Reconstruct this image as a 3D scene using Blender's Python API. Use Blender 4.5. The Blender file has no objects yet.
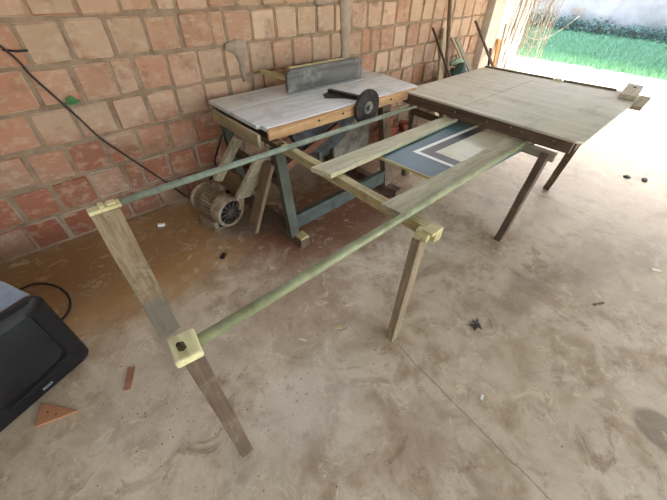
import bpy, bmesh, math, random
from mathutils import Vector, Matrix, noise
random.seed(7)
D = bpy.data
SC = bpy.context.scene
col = SC.collection

# ---------------------------------------------------------------- camera
cam_d = D.cameras.new('camera'); cam = D.objects.new('camera', cam_d); col.objects.link(cam)
cam_d.sensor_width = 36.0; cam_d.lens = 318.82 / 667 * 36
cam_d.clip_end = 200; cam_d.clip_start = 0.02
rx = Vector((0.7487447829, -0.6627126966, 0.0138971837))
dn = Vector((-0.4318106966, -0.5035596919, -0.7483095342))
fw = Vector((0.5029122909, 0.5542919072, -0.6632041234))
M = Matrix((rx, -dn, -fw)).transposed().to_4x4(); M.translation = Vector((0, 0, 1.6))
cam.matrix_world = M
SC.camera = cam

# ---------------------------------------------------------------- light
SC.view_settings.view_transform = 'Standard'
SC.view_settings.look = 'None'
SC.view_settings.gamma = 1.0
SC.view_settings.use_curve_mapping = False
SC.view_settings.exposure = 2.9

w = D.worlds.new('world'); SC.world = w; w.use_nodes = True
wn = w.node_tree.nodes; wl = w.node_tree.links
bg = wn['Background']
sky = wn.new('ShaderNodeTexSky'); sky.sky_type = 'NISHITA'; sky.sun_disc = False
sky.sun_elevation = math.radians(50); sky.sun_rotation = math.radians(90)
sky.air_density = 1.0; sky.dust_density = 2.5; sky.ozone_density = 1.0
hsv = wn.new('ShaderNodeHueSaturation'); hsv.inputs['Saturation'].default_value = .72
wl.new(sky.outputs[0], hsv.inputs['Color']); wl.new(hsv.outputs[0], bg.inputs[0]); bg.inputs[1].default_value = 0.30

sun_d = D.lights.new('sun', 'SUN'); sun = D.objects.new('sun', sun_d); col.objects.link(sun)
sun_d.energy = 4.5; sun_d.angle = math.radians(0.6); sun_d.color = (1.0, 0.97, 0.92)
sdir = Vector((-1.0, 0.28, -1.19))          # direction the light travels
sun.rotation_euler = sdir.to_track_quat('-Z', 'Y').to_euler()
sun.location = (8, -2, 8)


# ---------------------------------------------------------------- helpers
def lin(c):
    return tuple(((v / 255) / 12.92 if v <= 10 else (((v / 255) + .055) / 1.055) ** 2.4) for v in c) + (1,)


class Nt:
    """small wrapper for building materials"""
    def __init__(s, name):
        s.m = D.materials.new(name); s.m.use_nodes = True
        s.t = s.m.node_tree; s.b = s.t.nodes['Principled BSDF']
        s.tc = s.t.nodes.new('ShaderNodeTexCoord')

    def n(s, kind, **kw):
        x = s.t.nodes.new('ShaderNode' + kind)
        for k, v in kw.items(): setattr(x, k, v)
        return x

    def l(s, a, b): s.t.links.new(a, b)

    def mapping(s, scale, rot=(0, 0, 0), loc=(0, 0, 0), src='Object'):
        mp = s.n('Mapping'); mp.inputs['Scale'].default_value = scale
        mp.inputs['Rotation'].default_value = rot; mp.inputs['Location'].default_value = loc
        s.l(s.tc.outputs[src], mp.inputs[0]); return mp.outputs[0]

    def noise(s, vec, scale, detail=6, rough=.6, dist=0.0):
        x = s.n('TexNoise'); x.inputs['Scale'].default_value = scale
        x.inputs['Detail'].default_value = detail; x.inputs['Roughness'].default_value = rough
        x.inputs['Distortion'].default_value = dist
        s.l(vec, x.inputs['Vector']); return x.outputs['Fac']

    def ramp(s, fac, stops, interp='LINEAR'):
        r = s.n('ValToRGB'); cr = r.color_ramp; cr.interpolation = interp
        while len(cr.elements) < len(stops): cr.elements.new(0.5)
        for e, (p, c) in zip(cr.elements, stops):
            e.position = p; e.color = c if len(c) == 4 else tuple(c) + (1,)
        s.l(fac, r.inputs[0]); return r.outputs[0]

    def mix(s, fac, a, b, mode='MIX'):
        x = s.n('Mix', data_type='RGBA', blend_type=mode)
        for v, i in ((fac, 0), (a, 6), (b, 7)):
            if hasattr(v, 'is_linked'): s.l(v, x.inputs[i])
            else: x.inputs[i].default_value = v
        return x.outputs[2]

    def math(s, op, a, b=None, clamp=False):
        x = s.n('Math', operation=op, use_clamp=clamp)
        for v, i in ((a, 0), (b, 1)):
            if v is None: continue
            if hasattr(v, 'is_linked'): s.l(v, x.inputs[i])
            else: x.inputs[i].default_value = v
        return x.outputs[0]

    def maprange(s, v, a, b, c=0, d=1, smooth=True):
        x = s.n('MapRange', interpolation_type='SMOOTHSTEP' if smooth else 'LINEAR')
        s.l(v, x.inputs['Value'])
        for i, k in zip((1, 2, 3, 4), (a, b, c, d)): x.inputs[i].default_value = k
        return x.outputs['Result']

    def bump(s, h, strength=.3, dist=.01, prev=None):
        x = s.n('Bump'); x.inputs['Strength'].default_value = strength
        x.inputs['Distance'].default_value = dist; s.l(h, x.inputs['Height'])
        if prev is not None: s.l(prev, x.inputs['Normal'])
        s.l(x.outputs[0], s.b.inputs['Normal']); return x.outputs[0]

    def out(s, color=None, rough=.6, metal=0.0, spec=None):
        if color is not None:
            if hasattr(color, 'is_linked'): s.l(color, s.b.inputs['Base Color'])
            else: s.b.inputs['Base Color'].default_value = color
        if hasattr(rough, 'is_linked'): s.l(rough, s.b.inputs['Roughness'])
        else: s.b.inputs['Roughness'].default_value = rough
        s.b.inputs['Metallic'].default_value = metal
        if spec is not None: s.b.inputs['Specular IOR Level'].default_value = spec
        return s.m


def wood(name, base, dark, axis='x', grain=1.0, stain=None, rough=.7, stain_amt=.5, spec=.3, loc=(0, 0, 0), mud=0):
    k = Nt(name)
    sc = {'x': (1.2, 22, 22), 'y': (22, 1.2, 22), 'z': (22, 22, 1.2)}[axis]
    v = k.mapping(sc, loc=loc)
    g = k.noise(v, 2.2 * grain, 5, .65, .6)
    c = k.ramp(g, [(.3, lin(dark)), (.62, lin(base))])
    v2 = k.mapping((1, 1, 1), loc=loc)
    b = k.noise(v2, 5, 6, .7)
    if mud:
        sp_ = k.n('SeparateXYZ'); k.l(k.tc.outputs['Object'], sp_.inputs[0])
        zz_ = k.math('ADD', sp_.outputs[2], k.math('MULTIPLY', b, .35))
        c = k.mix(k.maprange(zz_, mud + .12, mud + .24, .75, 0), c, lin((92, 86, 74)))
    if stain:
        f = k.maprange(b, .5, .68, 0, stain_amt)
        c = k.mix(f, c, lin(stain))
    d = k.noise(v2, 40, 4, .7)
    c = k.mix(k.maprange(d, .58, .75, 0, .45), c, lin(tuple(x * .6 for x in dark)))
    k.bump(g, .35, .004)
    return k.out(c, rough, 0, spec)


def plain(name, c, rough=.6, metal=0.0, var=.25, scale=20, spec=.4, dark=None, bump=.1):
    k = Nt(name); v = k.mapping((1, 1, 1))
    n1 = k.noise(v, scale, 6, .65)
    dk = lin(dark) if dark else lin(tuple(x * (1 - var) for x in c))
    cc = k.ramp(n1, [(.35, dk), (.65, lin(c))])
    if bump: k.bump(n1, bump, .004)
    return k.out(cc, rough, metal, spec)


def V(*a): return Vector(a)


def curve(pts, k=4):
    p = [Vector(q) for q in pts]; p = [p[0]] + p + [p[-1]]; out = []
    for i in range(1, len(p) - 2):
        for j in range(k):
            t = j / k
            out.append(.5 * (2 * p[i] + (p[i + 1] - p[i - 1]) * t + (2 * p[i - 1] - 5 * p[i] + 4 * p[i + 1] - p[i + 2]) * t * t + (3 * p[i] - p[i - 1] - 3 * p[i + 1] + p[i + 2]) * t ** 3))
    return out + [p[-2]]


class MB:
    def __init__(s): s.bm = bmesh.new()

    def box(s, c, size, rot=None):
        r = bmesh.ops.create_cube(s.bm, size=1)
        mt = Matrix.Translation(c) @ (rot.to_4x4() if rot else Matrix()) @ Matrix.Diagonal((*size, 1))
        bmesh.ops.transform(s.bm, matrix=mt, verts=r['verts']); return s

    def ab(s, a, b):
        a = Vector(a); b = Vector(b)
        return s.box((a + b) / 2, [abs(x) for x in (b - a)])

    def bar(s, p0, p1, w, h, up=(0, 0, 1)):
        """rectangular beam from p0 to p1, w sideways, h along 'up'"""
        p0 = Vector(p0); p1 = Vector(p1); z = (p1 - p0).normalized()
        x = Vector(up).cross(z)
        if x.length < 1e-4: x = Vector((1, 0, 0)).cross(z)
        x.normalize(); y = z.cross(x)
        rot = Matrix((x, y, z)).transposed()
        return s.box((p0 + p1) / 2, (w, h, (p1 - p0).length), rot)

    def cyl(s, p0, p1, r, n=20, r2=None, cap=True):
        p0 = Vector(p0); p1 = Vector(p1); d = p1 - p0
        q = bmesh.ops.create_cone(s.bm, cap_ends=cap, segments=n, radius1=r, radius2=r if r2 is None else r2, depth=d.length)
        rot = d.to_track_quat('Z', 'Y').to_matrix().to_4x4()
        bmesh.ops.transform(s.bm, matrix=Matrix.Translation((p0 + p1) / 2) @ rot, verts=q['verts']); return s

    def prism(s, poly, z0, z1):
        n = len(poly)
        a = [s.bm.verts.new((x, y, z0)) for x, y in poly]; b = [s.bm.verts.new((x, y, z1)) for x, y in poly]
        s.bm.faces.new(a[::-1]); s.bm.faces.new(b)
        for i in range(n): s.bm.faces.new((a[i], a[(i + 1) % n], b[(i + 1) % n], b[i]))
        return s

    def poly3(s, pts, off):
        """closed polygon in 3-D extruded by the vector off"""
        off = Vector(off); n = len(pts)
        a = [s.bm.verts.new(p) for p in pts]; b = [s.bm.verts.new(Vector(p) + off) for p in pts]
        s.bm.faces.new(a[::-1]); s.bm.faces.new(b)
        for i in range(n): s.bm.faces.new((a[i], a[(i + 1) % n], b[(i + 1) % n], b[i]))
        return s

    def tube(s, pts, r, n=8, taper=None):
        pts = [Vector(p) for p in pts]; rings = []
        up = Vector((0, 0, 1))
        for i, p in enumerate(pts):
            t = (pts[min(i + 1, len(pts) - 1)] - pts[max(i - 1, 0)]).normalized()
            x = up.cross(t)
            if x.length < 1e-3: x = Vector((1, 0, 0)).cross(t)
            x.normalize(); y = t.cross(x)
            rr = r if taper is None else r * (1 + (taper - 1) * i / (len(pts) - 1))
            rings.append([s.bm.verts.new(p + (x * math.cos(a) + y * math.sin(a)) * rr) for a in [2 * math.pi * k / n for k in range(n)]])
        for a, b in zip(rings, rings[1:]):
            for k in range(n): s.bm.faces.new((a[k], a[(k + 1) % n], b[(k + 1) % n], b[k]))
        s.bm.faces.new(rings[0][::-1]); s.bm.faces.new(rings[-1]); return s

    def rough_up(s, amt, scale=8, cuts=0):
        if cuts: bmesh.ops.subdivide_edges(s.bm, edges=s.bm.edges[:], cuts=cuts, use_grid_fill=True)
        for v in s.bm.verts:
            v.co += noise.noise_vector(v.co * scale) * amt
        return s

    def build(s, name, mat, parent=None, bevel=0, smooth=False, seg=2):
        me = D.meshes.new(name)
        bmesh.ops.recalc_face_normals(s.bm, faces=s.bm.faces)
        if parent is not None:
            bmesh.ops.translate(s.bm, vec=-world_loc(parent), verts=s.bm.verts)
        s.bm.to_mesh(me); s.bm.free(); me.materials.append(mat)
        if smooth:
            for p in me.polygons: p.use_smooth = True
        o = D.objects.new(name, me); col.objects.link(o)
        if parent is not None: o.parent = parent
        if bevel:
            b = o.modifiers.new('bevel', 'BEVEL'); b.width = bevel; b.segments = seg; b.limit_method = 'ANGLE'
            b.angle_limit = math.radians(40)
        return o


def world_loc(o):
    v = Vector((0, 0, 0))
    while o is not None: v += o.location; o = o.parent
    return v


def tag(o, label=None, cat=None, group=None, kind=None):
    for k, v in (('label', label), ('category', cat), ('group', group), ('kind', kind)):
        if v: o[k] = v
    return o


def empty(name, loc, label, cat, group=None):
    o = D.objects.new(name, None); col.objects.link(o); o.location = loc; o.empty_display_size = .1
    return tag(o, label, cat, group)


def smooth_angle(o, deg=40):
    me = o.data
    for p in me.polygons: p.use_smooth = True
    me.set_sharp_from_angle(angle=math.radians(deg))


# ---------------------------------------------------------------- setting
# concrete floor
def concrete():
    k = Nt('stained concrete')
    v = k.mapping((1, 1, 1))
    big = k.noise(v, 1.1, 7, .62, .3); mid = k.noise(v, 4.5, 8, .68, .4); fine = k.noise(v, 28, 6, .7)
    c = k.ramp(mid, [(.30, lin((142, 118, 90))), (.44, lin((172, 152, 124))), (.54, lin((190, 171, 144))), (.70, lin((206, 190, 164)))])
    c = k.mix(k.maprange(big, .42, .66, 0, .5), c, lin((170, 152, 124)))
    # pale scraped cement streaks
    sv = k.mapping((1, 1, 1), loc=(3, 1, 0)); st = k.noise(sv, 9, 8, .75, 1.2)
    c = k.mix(k.maprange(st, .58, .70, 0, .55), c, lin((196, 184, 160)))
    m2 = k.noise(k.mapping((1, 1, 1), loc=(6, 2, 0)), 2.6, 9, .72, .6)
    c = k.mix(k.maprange(m2, .53, .66, 0, .55), c, lin((136, 108, 80)))
    sep = k.n('SeparateXYZ'); k.l(k.tc.outputs['Object'], sep.inputs[0]); X, Y = sep.outputs[0], sep.outputs[1]

    def blob(cx, cy, rx_, ry_, soft=.5, nz=.6, seed=0.0):
        dx = k.math('DIVIDE', k.math('SUBTRACT', X, cx), rx_); dy = k.math('DIVIDE', k.math('SUBTRACT', Y, cy), ry_)
        r = k.math('SQRT', k.math('ADD', k.math('MULTIPLY', dx, dx), k.math('MULTIPLY', dy, dy)))
        nn = k.noise(k.mapping((1, 1, 1), loc=(seed, seed * .7, 0)), 3.2, 7, .7, .5)
        r = k.math('ADD', r, k.math('MULTIPLY', k.math('SUBTRACT', nn, .5), nz * 2.2))
        return k.maprange(r, 1 - soft, 1 + soft * .6, 1, 0)
    # ochre / brown damp stains by the brick wall, red dust below the saw
    c = k.mix(k.math('MULTIPLY', blob(.15, 2.35, 1.0, .62, .6, .55, 1), .80), c, lin((142, 100, 54)))
    c = k.mix(k.math('MULTIPLY', blob(-.9, 2.2, .9, .75, .5, .5, 2), .75), c, lin((128, 92, 56)))
    c = k.mix(k.math('MULTIPLY', blob(1.55, 1.75, .95, .55, .5, .55, 3), .88), c, lin((122, 68, 44)))
    c = k.mix(k.math('MULTIPLY', blob(2.9, 2.3, .9, .5, .5, .55, 4), .7), c, lin((112, 68, 50)))
    c = k.mix(k.math('MULTIPLY', blob(.72, 1.15, .42, .30, .6, .6, 5), .45), c, lin((138, 100, 72)))
    c = k.mix(k.math('MULTIPLY', blob(.15, 1.85, .6, .22, .4, .7, 6), .5), c, lin((166, 122, 66)))
    c = k.mix(k.math('MULTIPLY', blob(1.0, 2.0, .30, .2, .5, .6, 6.5), .6), c, lin((96, 88, 80)))
    c = k.mix(k.math('MULTIPLY', blob(.65, .12, .2, .2, .6, .5, 7), .35), c, lin((128, 98, 76)))
    c = k.mix(k.math('MULTIPLY', blob(1.95, .2, .35, .12, .6, .8, 8), .45), c, lin((122, 96, 78)))
    c = k.mix(k.math('MULTIPLY', blob(2.55, .0, .4, .16, .6, .8, 9), .45), c, lin((126, 104, 88)))
    c = k.mix(k.math('MULTIPLY', blob(3.0, -.25, .35, .12, .5, .7, 10), .4), c, lin((112, 92, 78)))
    # dark patch near the right hand corner
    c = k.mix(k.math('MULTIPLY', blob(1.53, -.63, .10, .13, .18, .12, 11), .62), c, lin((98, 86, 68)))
    # pale patches
    c = k.mix(k.math('MULTIPLY', blob(.35, .55, .35, .22, .6, .9, 12), .45), c, lin((196, 186, 168)))
    c = k.mix(k.math('MULTIPLY', blob(-.05, 1.1, .45, .3, .6, .9, 13), .4), c, lin((186, 170, 150)))
    # fine cracks (hand-laid coordinates)
    dv = k.noise(k.mapping((1, 1, 1)), 6, 6, .6)
    off = k.math('MULTIPLY', k.math('SUBTRACT', dv, .5), .05)

    def crack(x0, y0, x1, y1, wd):
        L = math.hypot(x1 - x0, y1 - y0); ux, uy = (x1 - x0) / L, (y1 - y0) / L
        px = k.math('SUBTRACT', X, x0); py = k.math('SUBTRACT', Y, y0)
        along = k.math('ADD', k.math('MULTIPLY', px, ux), k.math('MULTIPLY', py, uy))
        across = k.math('ABSOLUTE', k.math('ADD', k.math('ADD', k.math('MULTIPLY', px, -uy), k.math('MULTIPLY', py, ux)), off))
        m = k.maprange(across, wd * .3, wd, 1, 0)
        m = k.math('MULTIPLY', m, k.math('GREATER_THAN', along, 0.0)); m = k.math('MULTIPLY', m, k.math('LESS_THAN', along, L))
        return k.math('MULTIPLY', m, k.maprange(mid, .3, .5, .25, 1))
    cr = k.math('MAXIMUM', crack(.95, .50, .86, -.45, .0055), crack(3.35, 2.6, 3.15, -1.2, .006))
    cr = k.math('MAXIMUM', cr, crack(2.05, .75, 2.0, -.2, .0035))
    c = k.mix(k.math('MULTIPLY', cr, .5), c, lin((84, 66, 50)))
    # specks
    vo = k.n('TexVoronoi'); vo.inputs['Scale'].default_value = 30; k.l(k.tc.outputs['Object'], vo.inputs['Vector'])
    sp = k.maprange(vo.outputs['Distance'], .07, .13, 1, 0)
    sel = k.maprange(k.noise(v, 7, 3, .6), .55, .66, 0, .75)
    c = k.mix(k.math('MULTIPLY', sp, sel), c, lin((74, 60, 48)))
    c = k.mix(k.maprange(fine, .60, .78, 0, .35), c, lin((98, 84, 68)))
    fl_ = k.noise(k.mapping((1, 1, 1), loc=(1, 8, 0)), 7.5, 12, .82, 1.2); rg_ = k.noise(k.mapping((1, 1, 1), loc=(4, 4, 0)), 1.8, 4, .6)
    c = k.mix(k.math('MULTIPLY', k.maprange(fl_, .53, .60, 0, .7), k.maprange(rg_, .36, .58, .25, 1)), c, lin((206, 192, 162)))
    fd_ = k.noise(k.mapping((1, 1, 1), loc=(7, 3, 0)), 6, 12, .82, .8)
    c = k.mix(k.math('MULTIPLY', k.maprange(fd_, .53, .62, 0, .65), k.maprange(rg_, .62, .40, .3, 1)), c, lin((122, 94, 66)))
    h = k.math('ADD', k.math('MULTIPLY', mid, .6), k.math('MULTIPLY', fine, .25))
    h = k.math('SUBTRACT', h, cr)
    k.bump(h, .35, .006)
    ro = k.maprange(mid, .3, .7, .42, .62)
    return k.out(c, ro, 0, .45)


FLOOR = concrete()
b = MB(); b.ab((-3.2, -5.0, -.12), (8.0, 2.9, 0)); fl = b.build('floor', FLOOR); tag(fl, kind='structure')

# brick wall
def brick_mat():
    k = Nt('hollow clay brick')
    geo = k.n('NewGeometry'); rnd = geo.outputs['Random Per Island']
    sep = k.n('SeparateXYZ'); k.l(k.tc.outputs['Object'], sep.inputs[0]); X, Z = sep.outputs[0], sep.outputs[2]
    upper = k.ramp(rnd, [(0, lin((158, 120, 94))), (.25, lin((178, 142, 116))), (.5, lin((164, 136, 110))), (.75, lin((186, 156, 130))), (1, lin((162, 114, 86)))])
    lower = k.ramp(rnd, [(0, lin((138, 82, 60))), (.2, lin((140, 92, 70))), (.42, lin((150, 96, 72))), (.6, lin((166, 152, 132))), (.75, lin((142, 92, 70))), (.9, lin((156, 120, 98)))], 'CONSTANT')
    nn = k.noise(k.mapping((1, 1, 1)), 2.0, 6, .6)
    # red fired bricks sit in the bottom courses
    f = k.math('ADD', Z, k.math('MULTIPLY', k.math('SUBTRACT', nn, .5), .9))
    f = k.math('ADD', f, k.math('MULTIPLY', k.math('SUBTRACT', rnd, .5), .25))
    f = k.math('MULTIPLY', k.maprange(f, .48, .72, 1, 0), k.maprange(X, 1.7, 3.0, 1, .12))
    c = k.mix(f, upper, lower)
    # cement smears and lime
    sm = k.noise(k.mapping((1, 1, 2.2)), 8, 8, .72, .8)
    c = k.mix(k.maprange(sm, .55, .70, 0, .55), c, lin((190, 166, 140)))
    st = k.noise(k.mapping((1, 1, 1), loc=(5, 0, 2)), 5, 7, .7)
    c = k.mix(k.maprange(st, .52, .68, 0, .6), c, lin((122, 92, 72)))
    pt = k.noise(k.mapping((1, 1, 1.6), loc=(9, 0, 4)), 13, 5, .6)
    c = k.mix(k.maprange(pt, .50, .64, 0, .3), c, lin((190, 170, 144)))
    pr = k.noise(k.mapping((1, 1, 1), loc=(1, 0, 8)), 6, 5, .6)
    c = k.mix(k.maprange(pr, .54, .66, 0, .25), c, lin((160, 102, 76)))
    # dirt splashed up from the floor
    c = k.mix(k.maprange(k.math('ADD', Z, k.math('MULTIPLY', st, .2)), .12, .34, .5, 0), c, lin((92, 64, 44)))
    wv = k.n('TexWave', wave_type='BANDS', bands_direction='Z'); wv.inputs['Scale'].default_value = 9
    wv.inputs['Distortion'].default_value = 1.2; k.l(k.tc.outputs['Object'], wv.inputs[0])
    fine = k.noise(k.mapping((1, 1, 1)), 45, 5, .7)
    h = k.math('ADD', k.math('MULTIPLY', wv.outputs['Fac'], .35), k.math('ADD', sm, k.math('MULTIPLY', fine, .3)))
    k.bump(h, .45, .006)
    return k.out(c, .85, 0, .2)


def mortar_mat(name, c1, c2):
    k = Nt(name); n1 = k.noise(k.mapping((1, 1, 1)), 9, 8, .75)
    c = k.ramp(n1, [(.3, lin(c1)), (.65, lin(c2))]); k.bump(n1, .6, .01); return k.out(c, .95, 0, .1)


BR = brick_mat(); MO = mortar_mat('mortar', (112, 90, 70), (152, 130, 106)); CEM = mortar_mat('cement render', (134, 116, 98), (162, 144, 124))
WY = 2.74
b = MB(); b.ab((-3.2, WY + .010, -.02), (5.30, WY + .16, 2.26)); wall = b.build('wall_back', MO); tag(wall, kind='structure')
bb = MB(); P = .226
for r in range(10):
    z0 = r * P + .004
    x = -3.1 + (.10 if r % 2 else 0) + random.uniform(-.05, .05)
    z0j = [random.uniform(-.003, .003) for _ in range(2)]
    while x < 5.22:
        L = random.choice((.222, .226, .232, .215, .228)) if random.random() > .06 else random.uniform(.10, .15)
        g = random.uniform(.010, .022)
        x1 = min(x + L - g, 5.29)
        if x1 - x > .05:
            y0 = WY + random.uniform(-.008, .006)
            q = bmesh.ops.create_cube(bb.bm, size=1)
            tl = random.uniform(-.012, .012); zj = random.uniform(-.005, .005)
            mt = Matrix.Translation(((x + x1) / 2, y0 + .05, z0 + P / 2 + zj)) @ Matrix.Rotation(tl, 4, 'Y') @ Matrix.Rotation(random.uniform(-.02, .02), 4, 'Z') @ Matrix.Diagonal((x1 - x, .1, P - .016 - random.uniform(0, .010), 1))
            bmesh.ops.transform(bb.bm, matrix=mt, verts=q['verts'])
        x += L
es = [e for e in bb.bm.edges]
bmesh.ops.bevel(bb.bm, geom=es, offset=.009, segments=3, affect='EDGES')
for v in bb.bm.verts: v.co += noise.noise_vector(v.co * 9) * .006
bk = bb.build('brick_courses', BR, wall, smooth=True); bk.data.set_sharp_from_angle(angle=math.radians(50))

# cement smears trowelled on the wall
def smear(pts, th=.02):
    m = MB(); n = len(pts)
    ctr = Vector((sum(p[0] for p in pts) / n, WY - .012, sum(p[1] for p in pts) / n))
    m.poly3([(p[0], WY + .03, p[1]) for p in pts], (0, -.045, 0))
    bmesh.ops.subdivide_edges(m.bm, edges=m.bm.edges[:], cuts=3, use_grid_fill=True)
    bmesh.ops.triangulate(m.bm, faces=m.bm.faces[:])
    for v in m.bm.verts: v.co += noise.noise_vector(v.co * 20) * Vector((.015, .004, .015)).length * .6
    o = m.build('cement_smear', CEM, wall, smooth=True); return o
smear([(1.30, 1.14), (1.40, 1.17), (1.49, 1.15), (1.47, 1.08), (1.44, 1.0), (1.45, .88), (1.41, .86), (1.40, .99), (1.37, 1.07), (1.28, 1.10)])
smear([(2.50, 1.60), (2.66, 1.60), (2.66, 1.3), (2.63, 1.0), (2.66, .86), (2.52, .85), (2.54, 1.0), (2.50, 1.3)])
smear([(2.20, 1.42), (2.40, 1.43), (2.42, 1.36), (2.3, 1.34), (2.2, 1.36)])

# rendered end pillar of the wall and the plastered return beyond it
b = MB(); b.ab((5.30, WY - .10, -.02), (5.62, WY + .18, 3.0)); col_o = b.build('trim_1', mortar_mat('pale pillar render', (186, 168, 148), (214, 202, 184)), bevel=.008); tag(col_o, kind='structure')
b = MB(); b.ab((5.62, WY - .02, -.02), (6.72, WY + .16, 2.3)); pw = b.build('wall_return', mortar_mat('whitewashed render', (206, 198, 184), (232, 228, 218)), bevel=.006); tag(pw, kind='structure')
# other walls and the roof
PL = mortar_mat('grey render', (120, 104, 88), (150, 134, 116))
b = MB(); b.ab((-3.35, -5.0, -.02), (-3.2, 2.9, 3.3)); o = b.build('wall_left', PL); tag(o, kind='structure')
b = MB(); b.ab((-3.35, -5.0, 3.0), (8.15, 2.95, 3.12)); o = b.build('ceiling', mortar_mat('roof board', (112, 110, 104), (140, 138, 130))); tag(o, kind='structure')

# outside: ground, far boundary wall
k = Nt('ground paled for sun glare'); n1 = k.noise(k.mapping((1, 1, 1)), 3, 8, .7)
OUTG = k.out(k.ramp(n1, [(.3, lin((170, 168, 156))), (.7, lin((206, 206, 196)))]), .95, 0, .1)  # pale colour stands in for sun glare, so the strip burns out white
b = MB(); b.ab((8.0, -14, -.14), (9.7, 16, -.005)); b.ab((-3.2, 2.9, -.14), (8.0, 16, -.02)); b.ab((-3.2, -14, -.14), (8.0, -5.0, -.02))
o = b.build('ground', OUTG); tag(o, kind='structure')
k = Nt('lawn soil'); n1 = k.noise(k.mapping((1, 1, 1)), 5, 8, .7)
LAWNS = k.out(k.ramp(n1, [(.3, lin((84, 120, 92))), (.7, lin((112, 148, 108)))]), .95, 0, .1)
b = MB(); b.ab((9.7, -14, -.14), (20, 16, -.006)); o = b.build('lawn_base', LAWNS); tag(o, kind='structure')

k = Nt('weathered boundary plaster')
n1 = k.noise(k.mapping((1, 1, 1)), .9, 8, .7, .5); n2 = k.noise(k.mapping((1, 1, 1), loc=(2, 7, 1)), 1.6, 8, .7, .4)
c = k.ramp(n1, [(.3, lin((138, 132, 128))), (.6, lin((166, 158, 152)))])
c = k.mix(k.maprange(n2, .55, .64, 0, .8), c, lin((176, 142, 120)))
sep = k.n('SeparateXYZ'); k.l(k.tc.outputs['Object'], sep.inputs[0])
ms = k.math('ADD', sep.outputs[2], k.math('MULTIPLY', n2, -1.0))
c = k.mix(k.maprange(ms, -.45, .25, .9, 0), c, lin((76, 92, 88)))
k.bump(n1, .5, .03)
FARM = k.out(c, .95, 0, .1)
b = MB(); b.box((15.45, 2, 2.9), (.25, 34, 6.0), Matrix.Rotation(math.radians(-6), 3, 'Z')); o = b.build('wall_far', FARM); tag(o, kind='structure')

# ---------------------------------------------------------------- lawn and plants outside
def leafmat(name, c1, c2, tr=.25):
    k = Nt(name); geo = k.n('NewGeometry'); c = k.ramp(geo.outputs['Random Per Island'], [(0, lin(c1)), (1, lin(c2))])
    k.out(c, .6, 0, .3)
    return k.m
GR = leafmat('grass blades', (84, 124, 98), (126, 164, 122))
def wall_x(y): return 15.45 + math.tan(math.radians(6)) * (y - 2) - .15
rg = random.Random(3); vs = []; fs = []
for i in range(60000):
    y = rg.uniform(-2.5, 10.5); x = 9.55 + (wall_x(y) - 9.6) * (rg.random() ** 1.25)
    if x < 9.75 and rg.random() < .5: continue
    h = rg.uniform(.04, .10) * (1.0 if x > 10.2 else 1.5); a = rg.uniform(0, math.tau); wd = .008 + .001 * (x - 9.5)
    lx, ly = rg.uniform(-.04, .04), rg.uniform(-.04, .04)
    dx, dy = math.cos(a) * wd, math.sin(a) * wd; n = len(vs)
    vs += [(x - dx, y - dy, -.006), (x + dx, y + dy, -.006), (x + lx + dx * .3, y + ly + dy * .3, h), (x + lx * 1.2 - dx * .1, y + ly * 1.2, h * 1.05)]
    fs += [(n, n + 1, n + 2, n + 3)]
me = D.meshes.new('lawn_grass'); me.from_pydata(vs, [], fs); me.materials.append(GR)
go = D.objects.new('lawn_grass', me); col.objects.link(go)
tag(go, 'green grass lawn growing between the concrete yard and the far boundary wall', 'grass', kind='stuff')

SH = leafmat('shrub leaves', (70, 96, 84), (110, 130, 114)); ST = wood('shrub stem', (110, 100, 84), (80, 72, 60), 'z')
def shrub(y, w_, h_, label, seed):
    r = random.Random(seed); x0 = wall_x(y) - .35
    root = empty('shrub', (x0, y, 0), label, 'shrub', 'shrubs along the foot of the far wall')
    m = MB()
    for i in range(6):
        a = r.uniform(0, math.tau); q = V(x0 + .1 * math.cos(a), y + w_ * .5 * math.sin(a), h_ * .8)
        m.tube([(x0, y, -.006), ((x0 + q.x) / 2, (y + q.y) / 2, h_ * .45), q], .012, 5, .4)
    m.build('stem', ST, root)
    m = MB()
    for i in range(420):
        a = r.uniform(0, math.tau); rr = math.sqrt(r.random()); zz = r.random() ** .8
        c_ = V(x0 + .28 * rr * math.cos(a), y + w_ * rr * math.sin(a), .04 + h_ * zz * (1 - .5 * rr ** 2))
        s_ = r.uniform(.03, .06); e = Matrix.Rotation(r.uniform(0, 6.3), 3, 'Z') @ Matrix.Rotation(r.uniform(-1, 1), 3, 'X')
        pts = [c_ + e @ V(*p) * s_ for p in ((0, -1, 0), (.5, 0, .12), (0, 1.1, 0), (-.5, 0, .12))]
        m.bm.faces.new([m.bm.verts.new(p) for p in pts])
    m.build('foliage', SH, root)
spots = [(6.9, .5, .9, 'tall dark green shrub at the left end of the far wall behind the dry vine'),
         (5.8, .6, .55, 'low bushy shrub second from the left along the far wall'),
         (4.75, .55, .45, 'squat shrub at the wall foot between the left shrubs and the middle of the lawn'),
         (3.7, .6, .5, 'rounded shrub near the middle of the far wall foot'),
         (2.7, .5, .40, 'low spreading weed at the wall foot right of the middle'),
         (1.75, .55, .5, 'darker bushy weed at the wall foot near the right edge'),
         (.7, .55, .45, 'rightmost low weed at the foot of the far wall')]
for i, (y, w_, h_, lb) in enumerate(spots): shrub(y, w_, h_, lb, 40 + i)

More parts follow.
